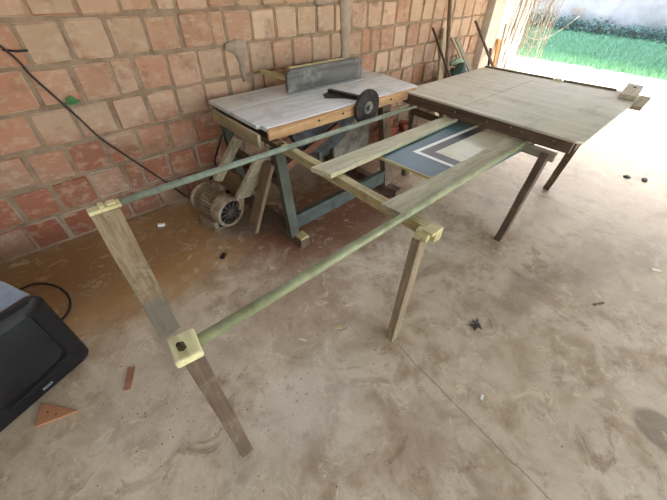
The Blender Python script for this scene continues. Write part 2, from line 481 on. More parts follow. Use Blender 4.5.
# pale dry climbing stems hanging over the end of the wall
VN = plain('dry vine', (176, 164, 144), .8, 0, .25, 30)
root = empty('dry_vine', (6.45, 2.6, 0), 'tangle of pale dry climbing stems hanging at the white end of the brick wall', 'vine')
r = random.Random(12)
for i in range(44):
    x = r.uniform(5.7, 6.85); y = 2.58 + r.uniform(-.16, .08) if x < 6.4 else 2.62 + r.uniform(-.35, .25)
    top = r.uniform(1.7, 2.9); bot = 0.0 if i % 5 == 0 else r.uniform(.2, .9); pts = []
    n = 9; dxx = r.uniform(-.25, .35)
    for j in range(n):
        t = j / (n - 1); pts.append((x + dxx * t + .05 * math.sin(5 * t + i), min(y - .06 * math.sin(3 * t + i) ** 2, WY - .05), top + (bot - top) * t))
    m = MB(); m.tube(pts, r.uniform(.004, .010), 6, .6); m.build('stem', VN, root, smooth=True)
for i in range(6):
    m = MB(); x = 6.5; y = 2.55; z = .75 + .11 * i; pts = []
    for j in range(9):
        t = j / 8; pts.append((x + (.25 + .13 * ((i * 7) % 4)) * t, y - (.2 + .12 * ((i * 5) % 3)) * t, z - .12 * math.sin(3 * t + .5 * i) + (.1 + .07 * i) * t * t))
    m.tube(pts, .006, 6, .5); m.build('twig', VN, root, smooth=True)

# ---------------------------------------------------------------- materials for the timber
W_TOP = wood('plywood top', (188, 180, 154), (164, 155, 128), 'y', .4, (134, 122, 98), .5, .5, .5)
W_GREY = wood('weathered board', (184, 176, 142), (150, 140, 106), 'x', .8, (132, 120, 96), .6, .45, .4)
W_YEL = wood('yellowed beam', (186, 172, 126), (146, 130, 88), 'y', 1, (104, 86, 56), .65, .5, .3)
W_YELB = wood('fresh sawn pine', (196, 184, 136), (168, 152, 104), 'y', 1, (140, 118, 74), .65, .4, .3)
W_DK = wood('dark old timber', (100, 80, 62), (66, 52, 40), 'z', 1, (136, 120, 98), .7, .55, .3)
W_LEG = wood('muddy plank', (142, 122, 94), (104, 86, 62), 'z', 1, (84, 68, 50), .75, .6, .25, mud=.28)
W_APR = wood('brown apron', (96, 74, 56), (62, 46, 36), 'y', 1, (120, 96, 74), .7, .4, .3)
W_SAW = wood('saw top board', (214, 216, 216), (178, 180, 180), 'x', .7, (146, 142, 138), .34, .45, .7)  # bluish white sky sheen is put into the board colour
W_OR = wood('orange raw timber', (196, 154, 108), (152, 108, 70), 'x', 1, (110, 66, 40), .65, .4, .3)
TEAL = plain('worn teal paint', (78, 84, 76), .6, 0, .4, 14, dark=(56, 58, 50))
DKM = plain('rusty dark steel', (66, 60, 56), .5, .5, .5, 18, dark=(44, 34, 28))
P1 = plain('grey green painted pipe', (136, 144, 124), .4, 0, .3, 10, dark=(104, 108, 90))
P2 = plain('pale green painted pipe', (152, 154, 114), .45, 0, .3, 9, dark=(116, 116, 82))
STEEL = plain('scuffed steel', (150, 146, 138), .4, .7, .3, 20)
BOLT = plain('bolt', (92, 78, 56), .5, .8, .3, 30)

# ---------------------------------------------------------------- big table
tb = empty('work_table', (3.2, 1.1, 0), 'large low plywood-topped work table on slanted wooden legs beside the brick wall', 'table')
top = [(2.44, 1.83), (2.42, .44), (2.46, .40), (3.75, .42), (3.95, .42), (3.97, .60), (3.86, 1.84)]
def clip_boards(name, ymid):
    pass
b = MB(); b.prism([(2.44, 1.83), (2.432, 1.262), (3.915, 1.262), (3.86, 1.84)], .796, .812); b.build('top_panel', W_TOP, tb, bevel=.003)
b = MB(); b.prism([(2.432, 1.258), (2.42, .44), (2.46, .40), (3.95, .42), (3.97, .60), (3.916, 1.258)], .796, .812); b.build('top_panel', W_TOP, tb, bevel=.003)
def bar(name, mat, par, p0, p1, w_, h_, up=(0, 0, 1), bv=.003, rough=0):
    m = MB(); m.bar(p0, p1, w_, h_, up)
    if rough:
        bmesh.ops.subdivide_edges(m.bm, edges=[e for e in m.bm.edges if e.calc_length() > max(w_, h_) * 1.2], cuts=6)
        m.rough_up(rough, 9)
    return m.build(name, mat, par, bevel=bv)
bar('apron', W_APR, tb, (2.455, .45, .756), (2.465, 1.82, .756), .034, .078)
bar('apron', W_APR, tb, (2.50, .455, .758), (3.88, .475, .758), .03, .074)
bar('apron', W_APR, tb, (3.88, .50, .758), (3.83, 1.80, .758), .03, .074)
bar('apron', W_APR, tb, (2.50, 1.80, .758), (3.80, 1.81, .758), .03, .074)
for y_, z_ in ((1.61, .77), (1.30, .765), (1.03, .765), (.85, .775), (.77, .765), (.56, .77)):
    m = MB(); m.cyl((2.440, y_, z_), (2.434, y_, z_), .006, 10); m.build('screw', STEEL, tb)
# raised edge strip along the far side, notched, with the pale wedge in the notch
ES = wood('edge strip', (128, 112, 88), (92, 78, 58), 'y', 1)
bar('edge_strip', ES, tb, (3.835, 1.83, .820), (3.88, 1.14, .820), .028, .016)
bar('edge_strip', ES, tb, (3.887, 1.05, .820), (3.93, .62, .820), .028, .016)
m = MB(); m.box((3.875, 1.095, .822), (.05, .055, .020), Matrix.Rotation(.5, 3, 'Z')); m.build('wedge', W_YELB, tb, bevel=.002)
# corner bracket boards sticking out
bar('corner_beam', wood('corner beam', (150, 136, 110), (112, 98, 76), 'x', 1), tb, (3.56, .382, .796), (3.955, .400, .796), .075, .032)
m = MB(); m.prism([(3.69, .549), (3.68, .425), (4.12, .47), (4.165, .60)], .813, .85); m.build('corner_plate', wood('corner plate', (178, 166, 140), (148, 134, 108), 'x', 1), tb, bevel=.003)
m = MB(); m.cyl((3.99, .515, .85), (3.99, .515, .856), .012, 10); m.build('screw', BOLT, tb)
# legs
bar('leg', W_DK, tb, (2.30, .58, 0), (2.40, .56, .70), .075, .05, (0, 1, 0), rough=.003)
bar('leg', W_DK, tb, (3.43, .66, 0), (2.86, .50, .72), .07, .055, (0, 1, 0), rough=.003)
bar('leg', W_DK, tb, (2.56, 1.74, 0), (2.56, 1.76, .72), .07, .05, (0, 1, 0))
bar('leg', W_DK, tb, (3.72, 1.72, 0), (3.74, 1.74, .72), .07, .05, (0, 1, 0))
bar('leg_brace', wood('grey brace', (150, 140, 118), (116, 106, 86), 'y', 1), tb, (2.40, .50, .685), (2.42, .84, .685), .03, .06)
bar('ledger', W_APR, tb, (2.50, .86, .640), (2.52, 1.76, .640), .04, .045)

# ---------------------------------------------------------------- rail frame
rf = empty('rail_frame', (.04, 1.0, 0), 'long outfeed frame of two green pipes on plank legs reaching left from the work table', 'frame')
m = MB(); m.cyl((.075, 1.535, .80), (2.50, 1.715, .698), .0165, 20); m.build('rail', P1, rf, smooth=True)
m = MB(); m.cyl((.05, .617, .812), (2.54, .728, .700), .0180, 20)
o = m.build('rail', P2, rf, smooth=True)
# far left plank leg with a splintered head
m = MB(); m.bar((.015, 1.425, 0), (.025, 1.505, .80), .115, .032, (0, 1, 0))
bmesh.ops.subdivide_edges(m.bm, edges=[e for e in m.bm.edges if e.calc_length() > .3], cuts=8); m.rough_up(.004, 7)
m.build('leg', W_LEG, rf, bevel=.003)
m = MB(); m.box((.030, 1.508, .812), (.125, .045, .018)); m.box((.022, 1.508, .826), (.02, .04, .014)); m.box((.060, 1.51, .825), (.035, .035, .012)); m.rough_up(.002, 20)
m.build('splintered_head', W_YELB, rf, bevel=.003)
# near left leg with the pale square block and bolt
bar('leg', W_DK, rf, (.038, .60, 0), (.024, .605, .824), .052, .055, (0, 1, 0), rough=.003)
m = MB(); m.box((.020, .600, .838), (.070, .088, .028), Matrix.Rotation(-.12, 3, 'Z')); blk = m.build('clamp_block', wood('pale pine block', (212, 202, 152), (184, 172, 124), 'y', 1), rf, bevel=.006)
m = MB(); m.cyl((.012, .595, .849), (.012, .595, .864), .012, 6); m.cyl((.012, .595, .86), (.008, .590, .878), .006, 10); m.build('bolt', BOLT, blk)
# crossbar and its leg
cb = bar('crossbar', W_YEL, rf, (1.085, .505, .715), (1.095, 1.83, .715), .052, .055, bv=.004)
bar('leg', wood('yellow brown leg', (148, 128, 100), (108, 90, 68), 'z', 1, (84, 70, 54), .7, .5), rf, (.965, .545, 0), (1.035, .565, .70), .062, .045, (0, 1, 0), rough=.003)
m = MB(); m.box((1.065, .530, .750), (.085, .055, .016)); m.box((1.035, .555, .722), (.045, .06, .05), Matrix.Rotation(.2, 3, 'Z')); m.build('end_block', W_YELB, rf, bevel=.004)

# loose boards resting on crossbar and tucked below the table
def plank(name, pts, zt, th, mat, label):
    """pts: left-far, left-near, right-near, right-far in plan; zt(x) top height"""
    a = MB()
    a.poly3([(x, y, zt(x)) for x, y in pts], (0, 0, -th))
    o = a.build(name, mat, None, bevel=.003)
    return tag(o, label, 'board', 'boards laid across the outfeed frame')
zt = lambda x: .775 - (x - 1) * .0442
plank('board', [(.985, 1.285), (1.02, 1.155), (2.49, 1.285), (2.49, 1.385)], zt, .028, W_GREY,
      'wide weathered grey board on the crossbar, between the saw and the printed panel')
plank('board', [(1.01, .790), (1.03, .665), (2.42, .742), (2.42, .840)], zt, .028, wood('weathered board edge', (180, 172, 140), (142, 132, 100), 'x', .8, (120, 112, 88), .65, .45, .35, loc=(3, 2, 1)),
      'long wide weathered board lying beside the near green rail')

# printed panel
zp = lambda x: .744 - (x - 1) * .0442
pn = empty('printed_panel', (1.95, 1.0, .70), 'thin panel printed dark teal with a white line and cream field, wedged below the boards', 'panel')
PG = Nt('glossy teal print'); n1 = PG.noise(PG.mapping((1, 1, 1)), 3, 5, .6)
PG = PG.out(PG.ramp(n1, [(.3, lin((38, 70, 76))), (.7, lin((58, 96, 102)))]), .42, 0, .4)
CW = plain('white printed line', (226, 226, 216), .3, 0, .06, 8, bump=0)
CC = plain('cream printed field', (206, 200, 168), .3, 0, .08, 8, bump=0)
CK = plain('dark printed band', (18, 30, 34), .35, 0, .1, 8, bump=0)
m = MB(); m.poly3([(x, y, zp(x)) for x, y in ((1.462, 1.30), (1.50, .70), (2.64, .70), (2.64, 1.34))], (0, 0, -.012)); m.build('sheet', PG, pn)
m = MB(); m.poly3([(x, y, zp(x) + .0004) for x, y in ((1.455, 1.30), (1.493, .70), (1.50, .70), (1.463, 1.30))], (0, 0, -.016)); m.build('edge_strip', W_YELB, pn)
def decal(name, pts, mat, lift):
    m = MB(); m.poly3([(x, y, zp(x) + lift) for x, y in pts], (0, 0, -.0006)); return m.build(name, mat, pn)
decal('dark_band', [(1.74, 1.105), (1.752, .701), (2.635, .701), (2.635, 1.125)], CK, .0006)
decal('white_line', [(1.700, 1.128), (1.712, .701), (1.745, .701), (1.735, 1.10), (2.635, 1.128), (2.635, 1.155)], CW, .0012)
decal('cream_field', [(1.818, 1.035), (1.826, .701), (2.635, .701), (2.635, 1.058)], CC, .0012)

# ---------------------------------------------------------------- saw bench
sw = empty('saw_bench', (1.7, 2.1, 0), 'old wooden circular saw bench with boards tinted whitish for sky sheen and dark fence against the brick wall', 'saw')
m = MB(); m.prism([(1.0, 2.243), (1.0, 2.56), (2.66, 2.58), (2.66, 2.243)], .803, .83); m.build('tabletop_board', W_SAW, sw, bevel=.003)
m = MB(); m.prism([(1.0, 2.225), (2.66, 2.225), (2.60, 1.80), (1.035, 1.80), (1.03, 1.87), (1.005, 1.875)], .803, .83); m.build('tabletop_board', wood('saw top front board', (216, 216, 214), (180, 180, 178), 'x', .7, (146, 142, 138), .34, .45, .7, loc=(4, 0, 2)), sw, bevel=.003)  # front board colour carries the painted sky sheen too
m = MB(); m.bar((1.035, 1.788, .785), (2.56, 1.788, .785), .024, .075); fr = m.build('front_rail', W_OR, sw, bevel=.004)
for x_ in (1.45, 1.68, 2.22):
    m = MB(); m.cyl((x_, 1.777, .79), (x_, 1.772, .79), .009, 10); m.build('knot', BOLT, fr)
m = MB(); m.bar((.975, 1.80, .755), (.975, 2.45, .755), .022, .085); m.build('end_board', wood('end board', (168, 156, 122), (126, 110, 80), 'y', 1), sw, bevel=.003)
m = MB(); m.bar((1.065, 1.70, .735), (1.065, 2.52, .735), .06, .035); m.build('top_bearer', W_DK, sw, bevel=.003)
m = MB(); m.bar((2.2, 1.86, .76), (2.2, 2.52, .76), .05, .075); m.build('top_bearer', W_DK, sw, bevel=.003)
# fence with rounded right end
m = MB(); pts = [(1.565, .832), (2.395, .832), (2.395, .955), (2.385, .985), (2.36, .998), (2.32, 1.0), (1.63, 1.0), (1.59, .995), (1.565, .97)]
m.poly3([(x, 2.30, z) for x, z in pts], (0, .035, 0)); fe = m.build('fence', None or wood('dark fence', (98, 94, 86), (58, 54, 50), 'x', .6, (150, 146, 136), .5, .6, .5), sw, bevel=.004)
m = MB(); m.poly3([(x, 2.337, z) for x, z in ((1.62, .835), (2.2, .835), (2.2, 1.005), (1.62, 1.005))], (0, .03, 0)); m.build('fence_back', W_YELB, sw, bevel=.003)
m = MB(); m.bar((1.60, 2.34, .93), (1.53, 2.62, .945), .03, .035); m.build('fence_arm', W_YEL, sw, bevel=.003)
# blade slot, shaft and grinding disc at the front edge
m = MB(); m.prism([(1.72, 2.03), (1.76, 2.10), (1.84, 2.13), (1.93, 2.02), (1.97, 1.83), (1.90, 1.82), (1.84, 1.93)], .831, .838); m.build('blade_slot', DKM, sw)
m = MB(); m.bar((1.84, 2.12, .850), (1.90, 1.84, .850), .035, .025); m.bar((1.88, 1.87, .842), (2.02, 1.86, .842), .03, .02); m.build('disc_arm', DKM, sw, bevel=.003)
m = MB(); m.cyl((1.90, 1.752, .80), (1.90, 1.730, .80), .128, 40); dk = m.build('grinding_disc', DKM, sw, bevel=.004); smooth_angle(dk)
m = MB(); m.cyl((1.90, 1.730, .80), (1.90, 1.722, .80), .045, 24); m.cyl((1.90, 1.722, .80), (1.90, 1.700, .80), .022, 6); m.build('hub', STEEL, dk, bevel=.002)
m = MB(); m.cyl((1.90, 1.76, .785), (1.90, 1.95, .745), .018, 14); m.build('shaft', STEEL, sw)
# round blade housing below the top
m = MB(); cx, cz = 1.62, .80; arc = [(cx + .34 * math.cos(a), cz - .02 + .30 * -math.sin(a)) for a in [math.pi * i / 16 for i in range(17)]]
m.poly3([(x, 1.90, z - .01) for x, z in arc], (0, .07, 0)); o = m.build('blade_housing', plain('dusty blue grey steel', (84, 88, 92), .5, .4, .4, 12, dark=(50, 48, 46)), sw, bevel=.006)
m = MB(); m.box((1.94, 1.93, .46), (.42, .02, .38)); m.box((1.60, 2.02, .48), (.03, .16, .40)); m.build('inner_panel', plain('dusty panel', (134, 124, 112), .8, 0, .4, 8), sw, bevel=.004)
# trestles
LG = plain('greenish worn leg', (74, 82, 68), .7, 0, .4, 9, dark=(62, 56, 44))
def sbar(n, mat, p0, p1, w_, h_, up=(0, 0, 1)): return bar(n, mat, sw, p0, p1, w_, h_, up, rough=.002)
sbar('leg', LG, (1.045, 1.60, .07), (1.065, 1.745, .715), .075, .055, (0, 1, 0))
sbar('leg', LG, (1.07, 2.40, .07), (1.06, 2.48, .80), .075, .055, (0, 1, 0))
sbar('leg', W_DK, (2.17, 1.66, .07), (2.17, 1.80, .75), .10, .06, (0, 1, 0))
sbar('leg', W_DK, (2.16, 2.40, .07), (2.16, 2.48, .80), .09, .06, (0, 1, 0))
sbar('skid', W_DK, (1.075, 1.50, .04), (1.055, 2.52, .04), .085, .078)
sbar('skid', W_DK, (2.16, 1.50, .04), (2.16, 2.52, .04), .085, .078)
m = MB(); m.box((1.076, 1.545, .085), (.075, .085, .02)); m.build('skid_cap', W_YEL, sw, bevel=.004)
sbar('stretcher', TEAL, (1.11, 1.66, .14), (2.12, 1.68, .16), .045, .12)
sbar('stretcher', TEAL, (1.11, 2.44, .16), (2.12, 2.44, .16), .045, .10)
sbar('brace', wood('reddish brace', (130, 88, 64), (92, 60, 42), 'x', 1), (.98, 1.98, .30), (1.66, 1.80, .70), .035, .05)
sbar('stretcher', W_DK, (1.07, 1.72, .45), (1.07, 2.42, .45), .05, .06)
# hinged motor mount boards
MT = wood('mount board', (172, 160, 134), (130, 118, 94), 'z', 1, (96, 78, 54), .7, .5)
MT2 = wood('mount board dark', (118, 98, 74), (84, 66, 48), 'z', 1)
sbar('motor_mount', MT, (.985, 1.80, .64), (.885, 2.03, .27), .03, .13, (1, 0, 0))
sbar('motor_mount', MT2, (1.0, 1.76, .62), (.84, 1.85, .08), .10, .03, (1, 0, 0))
sbar('motor_mount', MT, (1.0, 2.16, .66), (.80, 2.23, .36), .035, .07, (1, 0, 0))
m = MB(); m.box((.90, 2.22, .27), (.04, .34, .26), Matrix.Rotation(.3, 3, 'Y')); m.build('motor_plate', wood('dusty plate', (136, 116, 88), (98, 80, 58), 'y', 1, (70, 54, 38)), sw, bevel=.004)

# ---------------------------------------------------------------- motor
em = empty('electric_motor', (.75, 2.25, 0), 'rust brown electric motor with finned casing on the floor beside the saw bench', 'motor')
RU = plain('rusty motor casing', (158, 140, 116), .75, .1, .4, 16, dark=(110, 92, 72))
RD = plain('dirty black fan', (40, 34, 30), .7, .2, .4, 30)
a0 = V(.70, 2.43, .185); a1 = V(.775, 2.05, .165); ax = (a1 - a0).normalized()
m = MB(); m.cyl(a0 + ax * .04, a1 - ax * .07, .098, 40)
up = V(0, 0, 1); sx = ax.cross(up).normalized(); uy = sx.cross(ax).normalized()
for i in range(26):
    a = math.tau * i / 26; d = sx * math.cos(a) + uy * math.sin(a)
    m.bar(a0 + ax * .07 + d * .103, a1 - ax * .10 + d * .103, .006, .022, d)
hs = m.build('casing', RU, em, bevel=.0015)
m = MB(); m.cyl(a0, a0 + ax * .05, .075, 40, .112); m.cyl(a0 + ax * .045, a0 + ax * .065, .118, 40); m.cyl(a0 - ax * .05, a0, .014, 16); o = m.build('end_shield', RU, em, bevel=.003); smooth_angle(o)
m = MB()
def ringwall(m, c0, c1, r0, r1, n=48):
    """open cup: outer skin, inner skin"""
    rings = []
    for c_, r_ in ((c0, r0), (c0 + (c1 - c0) * .85, r1), (c1, r1 * .95), (c1, r1 * .80), (c1 - (c1 - c0) * .15, r1 * .79)):
        rings.append([m.bm.verts.new(c_ + (sx * math.cos(math.tau * k / n) + uy * math.sin(math.tau * k / n)) * r_) for k in range(n)])
    for a, b_ in zip(rings, rings[1:]):
        for k in range(n): m.bm.faces.new((a[k], a[(k + 1) % n], b_[(k + 1) % n], b_[k]))
ringwall(m, a1 - ax * .09, a1 + ax * .01, .122, .124); fc = m.build('fan_cover', RU, em, smooth=True); fc.data.set_sharp_from_angle(angle=math.radians(35))
m = MB(); m.cyl(a1 - ax * .035, a1 - ax * .03, .105, 40); m.build('fan', RD, fc)
m = MB()
for i in range(12):
    a = math.tau * i / 12; d = sx * math.cos(a) + uy * math.sin(a); t_ = -sx * math.sin(a) + uy * math.cos(a)
    m.bar(a1 + ax * .002 + d * .02, a1 + ax * .002 + d * .102, .010, .004, ax)
m.cyl(a1 - ax * .002, a1 + ax * .006, .024, 20)
m.build('grille', plain('grille', (96, 82, 66), .7, .2, .4, 30), fc)
m = MB(); q = a0 * .55 + a1 * .45 + (sx * -.085 + uy * .085)
rot = Matrix((sx, ax, uy)).transposed() @ Matrix.Rotation(math.radians(-45), 3, 'Y')
m.box(q, (.085, .11, .05), rot); jb = m.build('terminal_box', RU, em, bevel=.005)
m = MB(); m.box(q + rot @ V(0, 0, .027), (.05, .075, .003), rot); m.build('label_plate', plain('label plate', (206, 196, 172), .6, 0, .1, 20), jb)
m = MB()
for s_ in (-1, 1):
    m.box((a0 + a1) / 2 + sx * s_ * .09 - V(0, 0, .135), (.035, .20, .075), Matrix((sx, ax.cross(sx) * -1, V(0, 0, 1))).transposed() if False else Matrix.Rotation(math.atan2(-ax.x, ax.y), 3, 'Z'))
m.box((a0 + a1) / 2 - V(0, 0, .168), (.25, .22, .014), Matrix.Rotation(math.atan2(-ax.x, ax.y), 3, 'Z'))
m.build('foot', RU, em, bevel=.003)
m = MB(); m.tube([a0 + V(.1, -.05, .12), a0 + V(.16, -.10, .16), a0 + V(.18, -.02, .24), a0 + V(.24, .02, .30), a0 + V(.30, .0, .42)], .008, 8); m.build('cable', RD, em, smooth=True)

# ---------------------------------------------------------------- television
tv = empty('television', (-.62, 1.62, 0), 'black bulky tube television standing on the floor at the left edge of the photo', 'television')
# front face runs from right-bottom corner (-.36,1.57) along direction d
c0 = V(-.358, 1.572, 0); d = V(-.92, -.39, 0).normalized(); nrm = V(.39, -.92, 0).normalized(); Wd, Hh = .74, .50
def tvp(u, z, o=0.0): return c0 + d * u + V(0, 0, z) - nrm * -o
BK = plain('black satin plastic', (16, 17, 20), .34, 0, .15, 60, spec=.5, bump=0)
BK2 = plain('cabinet plastic with sky sheen', (136, 150, 166), .4, 0, .1, 50, spec=.5, bump=0)  # sky reflection on the casing is put into this pale blue colour
def rrect(w0, w1, h0, h1, r, n=6):
    out = []
    for cx_, cz_, s0 in ((w1 - r, h1 - r, 0), (w0 + r, h1 - r, 1), (w0 + r, h0 + r, 2), (w1 - r, h0 + r, 3)):
        for i in range(n + 1):
            a = math.pi / 2 * (s0 + i / n); out.append((cx_ + r * math.cos(a), cz_ + r * math.sin(a)))
    return out
def loft(m, loops, cap0=True, cap1=True):
    rs = [[m.bm.verts.new(p) for p in L] for L in loops]; n = len(rs[0])
    for a, b_ in zip(rs, rs[1:]):
        for k in range(n): m.bm.faces.new((a[k], a[(k + 1) % n], b_[(k + 1) % n], b_[k]))
    if cap0: m.bm.faces.new(rs[0][::-1])
    if cap1: m.bm.faces.new(rs[-1])
# bezel: loops from the back plane of the bezel to the front lip, then into the screen recess; the front bows outwards
def bow(u): return .035 * (1 - ((u - Wd / 2) / (Wd / 2)) ** 2)
m = MB(); L = []
for (ins, off, fb) in ((.004, -.022, 0), (0, -.012, 0), (.0, .005, 1), (.012, .016, 1)):
    L.append([tvp(u, z, off + (bow(u) if fb else 0)) for u, z in rrect(ins, Wd - ins, .002 + ins, Hh - ins, .045)])
for (l, r_, bt, tp, off, rr) in ((.075, .075, .125, .055, .020, .03), (.082, .082, .132, .062, .006, .028)):
    L.append([tvp(u, z, off + bow(u)) for u, z in rrect(l, Wd - r_, bt, Hh - tp, rr)])
loft(m, L, True, False); o = m.build('bezel', BK, tv, smooth=True); o.data.set_sharp_from_angle(angle=math.radians(32))
# curved glass
m = MB(); g = []; NU, NZ = 16, 12
for i in range(NU + 1):
    row = []
    for j in range(NZ + 1):
        u = .080 + (Wd - .160) * i / NU; z = .130 + (Hh - .190) * j / NZ
        bl = .012 * (1 - (2 * j / NZ - 1) ** 2)
        row.append(m.bm.verts.new(tvp(u, z, .004 + bow(u) + bl)))
    g.append(row)
for i in range(NU):
    for j in range(NZ): m.bm.faces.new((g[i][j], g[i + 1][j], g[i + 1][j + 1], g[i][j + 1]))
k = Nt('dark picture tube glass'); SG = k.out(lin((24, 26, 27)), .22, 0, .5)
m.build('screen', SG, tv, smooth=True)
# cabinet behind, tapering
m = MB(); L = []
for (off, ix, it, r_) in ((-.022, .008, .008, .04), (-.10, .012, .012, .04), (-.26, .016, .016, .04), (-.40, .12, .12, .05), (-.46, .16, .16, .04)):
    L.append([tvp(u, z, off) for u, z in rrect(ix, Wd - ix, .002, Hh - it, r_)])
loft(m, L); o = m.build('cabinet', BK2, tv, smooth=True); o.data.set_sharp_from_angle(angle=math.radians(32))
# speaker shelf groove, maker's mark and buttons on the lower bezel
m = MB(); m.bar(tvp(.05, .105, .019 + bow(.05)), tvp(.37, .105, .019 + bow(.37)), .004, .006); m.build('groove', RD, tv)
LT = plain('silver print', (150, 154, 160), .4, .3, .1, 50, bump=0)
for u_, wd in ((.20, .045), (.43, .06)):
    m = MB()
    for q in range(5): m.bar(tvp(u_ + wd * q / 5, .062, .0165 + bow(u_)), tvp(u_ + wd * (q + .7) / 5, .062, .0165 + bow(u_ + wd)), .003, .012)
    m.build('lettering' if u_ > .3 else 'button', LT, tv)
m = MB(); q = tvp(.06, .055, .014 + bow(.06)); m.cyl(q, q + nrm * .008, .018, 20); m.build('power_button', BK, tv, bevel=.002)
# lead behind the set
m = MB(); m.tube(curve([(-.66, 2.20, .10), (-.60, 2.33, .03), (-.52, 2.36, .012), (-.44, 2.29, .010), (-.385, 2.17, .010), (-.37, 2.05, .010), (-.40, 1.95, .010), (-.47, 1.86, .04), (-.53, 1.83, .10)]), .006, 8)
m.build('power_cord', RD, tv, smooth=True)

# ---------------------------------------------------------------- things on the wall
m = MB(); pts = [(-.62, 2.722, 2.05), (-.30, 2.722, 1.62), (-.007, 2.722, 1.257), (.058, 2.72, 1.093), (.132, 2.718, .932), (.181, 2.716, .821), (.234, 2.715, .693), (.317, 2.715, .563), (.392, 2.715, .448), (.552, 2.715, .210), (.66, 2.70, .04), (.74, 2.62, .008)]
m.tube(curve(pts), .0062, 8); tag(m.build('cable', plain('black brown cable', (52, 36, 28), .6, 0, .2, 30), smooth=True), 'thin dark cable running diagonally down the brick wall to the floor', 'cable')
m = MB(); m.tube([(-.005, 2.732, 1.235), (.05, 2.715, 1.225), (.10, 2.71, 1.225)], .006, 6); tag(m.build('rusty_nail', DKM, smooth=True), 'rusty spike sticking out of the brick joint next to the dark cable', 'nail')
m = MB()
for i in range(4): m.box((.175 + .02 * (i % 2), 2.722 - .006 * i, .925 + .008 * i), (.05, .008, .018), Matrix.Rotation(.3 * i, 3, 'Y'))
m.rough_up(.004, 30); tag(m.build('green_scrap', plain('green scrap', (56, 120, 50), .5, 0, .3, 40)), 'small green plastic scrap stuck in the wall joint above the dark cable', 'scrap')

# ---------------------------------------------------------------- timber leaning on the wall behind the table
def lean(name, p_foot, p_top, w_, h_, mat, label, cat, grp='timbers leaning on the brick wall', rnd=False):
    f = Vector(p_foot); t = Vector(p_top)
    m = MB()
    if rnd: m.tube([f, (f + t) / 2 + V(.01, 0, .0), t], w_, 10, .8)
    else:
        m.bar(f, t, w_, h_, (0, 1, 0)); bmesh.ops.subdivide_edges(m.bm, edges=[e for e in m.bm.edges if e.calc_length() > .3], cuts=5); m.rough_up(.004, 6)
    return tag(m.build(name, mat, None, bevel=0 if rnd else .003, smooth=rnd), label, cat, grp)
POL = wood('brown pole', (126, 104, 80), (92, 74, 56), 'z'); PAL = wood('pale offcut', (176, 158, 130), (134, 116, 90), 'z'); RUS = wood('dark stick', (92, 72, 56), (62, 46, 36), 'z')
def ext(a, b, z):
    a = Vector(a); b = Vector(b); return b + (a - b) * ((z - b.z) / (a.z - b.z))
lean('pole', (4.064, 2.286, 0), ext((4.196, 2.66, 1.332), (4.064, 2.286, 0), 1.48), .028, .03, POL, 'tall brown pole leaning upright on the brick wall, taller than all the timber beside it', 'pole', rnd=True)
lean('stick', (4.367, 2.13, .0), (3.884, 2.62, 1.085), .017, .03, RUS, 'thin dark stick leaning left, leftmost of the timber leaning on the wall', 'stick', rnd=True)
lean('board', (3.72, 2.20, .01), (4.26, 2.69, 1.03), .115, .03, PAL, 'wide pale offcut board leaning on the wall just left of the tall brown pole', 'board')
lean('board', (4.007, 2.21, 0), (4.161, 2.685, .934), .05, .025, PAL, 'narrow pale offcut between the dark stick and the wide pale board', 'board')
lean('board', (5.12, 2.20, .01), (4.561, 2.69, .92), .06, .03, wood('grey lath', (146, 134, 112), (108, 96, 78), 'z'), 'grey lath leaning left, to the right of the teal sack', 'board')
lean('board', (5.03, 2.22, .01), (4.50, 2.71, .93), .03, .02, PAL, 'thin lath leaning left next to the wider grey lath', 'board')
lean('stick', (5.316, 1.95, 0), (4.815, 2.61, 1.10), .020, .03, POL, 'round broom-like stick leaning left in front of the pale pillar', 'stick', rnd=True)
lean('board', (4.80, 2.12, .01), (5.46, 2.60, .72), .05, .03, RUS, 'dark board leaning right onto the pale pillar', 'board')
lean('board', (5.69, 2.50, .0), (5.84, 2.69, .80), .11, .025, wood('orange door panel', (206, 150, 92), (176, 118, 64), 'z'), 'orange brown board standing against the white wall end', 'board')
lean('board', (5.60, 2.45, .0), (5.66, 2.57, 1.02), .035, .03, wood('white batten', (222, 210, 190), (196, 180, 158), 'z'), 'whitish upright batten beside the orange brown board', 'board')
lean('board', (4.78, 2.42, .0), (4.70, 2.70, .72), .05, .025, PAL, 'short pale offcut standing on the wall right of the teal sack', 'board')
# sack
m = MB(); q = bmesh.ops.create_icosphere(m.bm, subdivisions=4, radius=1)
for v in m.bm.verts:
    n_ = noise.noise(v.co * 2.2) * .22 + noise.noise(v.co * 6) * .08
    v.co = Vector((4.42, 2.44, .30)) + Vector((v.co.x * .22 * (1 + n_), v.co.y * .20 * (1 + n_), v.co.z * .36 * (1 + n_)))
    v.co.z = max(v.co.z, .0)
k = Nt('teal plastic sack'); n1 = k.noise(k.mapping((1, 1, 1)), 5, 4, .6)
SK = k.out(k.ramp(n1, [(.35, lin((46, 72, 64))), (.55, lin((70, 100, 88))), (.62, lin((60, 100, 130)))]), .4, 0, .5)
tag(m.build('sack', SK, smooth=True), 'dark teal crumpled plastic sack among the timber leaning on the wall', 'sack')
m = MB(); q = bmesh.ops.create_icosphere(m.bm, subdivisions=3, radius=1)
for v in m.bm.verts:
    n_ = noise.noise(v.co * 2.5 + V(3, 1, 2)) * .3
    v.co = Vector((4.62, 2.60, .70)) + Vector((v.co.x * .15 * (1 + n_), v.co.y * .07 * (1 + n_), v.co.z * .045 * (1 + 2 * n_)))
# lay this bundle on the sack
bmesh.ops.translate(m.bm, vec=(-.16, -.06, -.03), verts=m.bm.verts)
tag(m.build('cloth_bundle', plain('faded green cloth', (150, 168, 140), .8, 0, .2, 12), smooth=True), 'faded pale green cloth bundle lying on top of the dark teal sack', 'cloth')
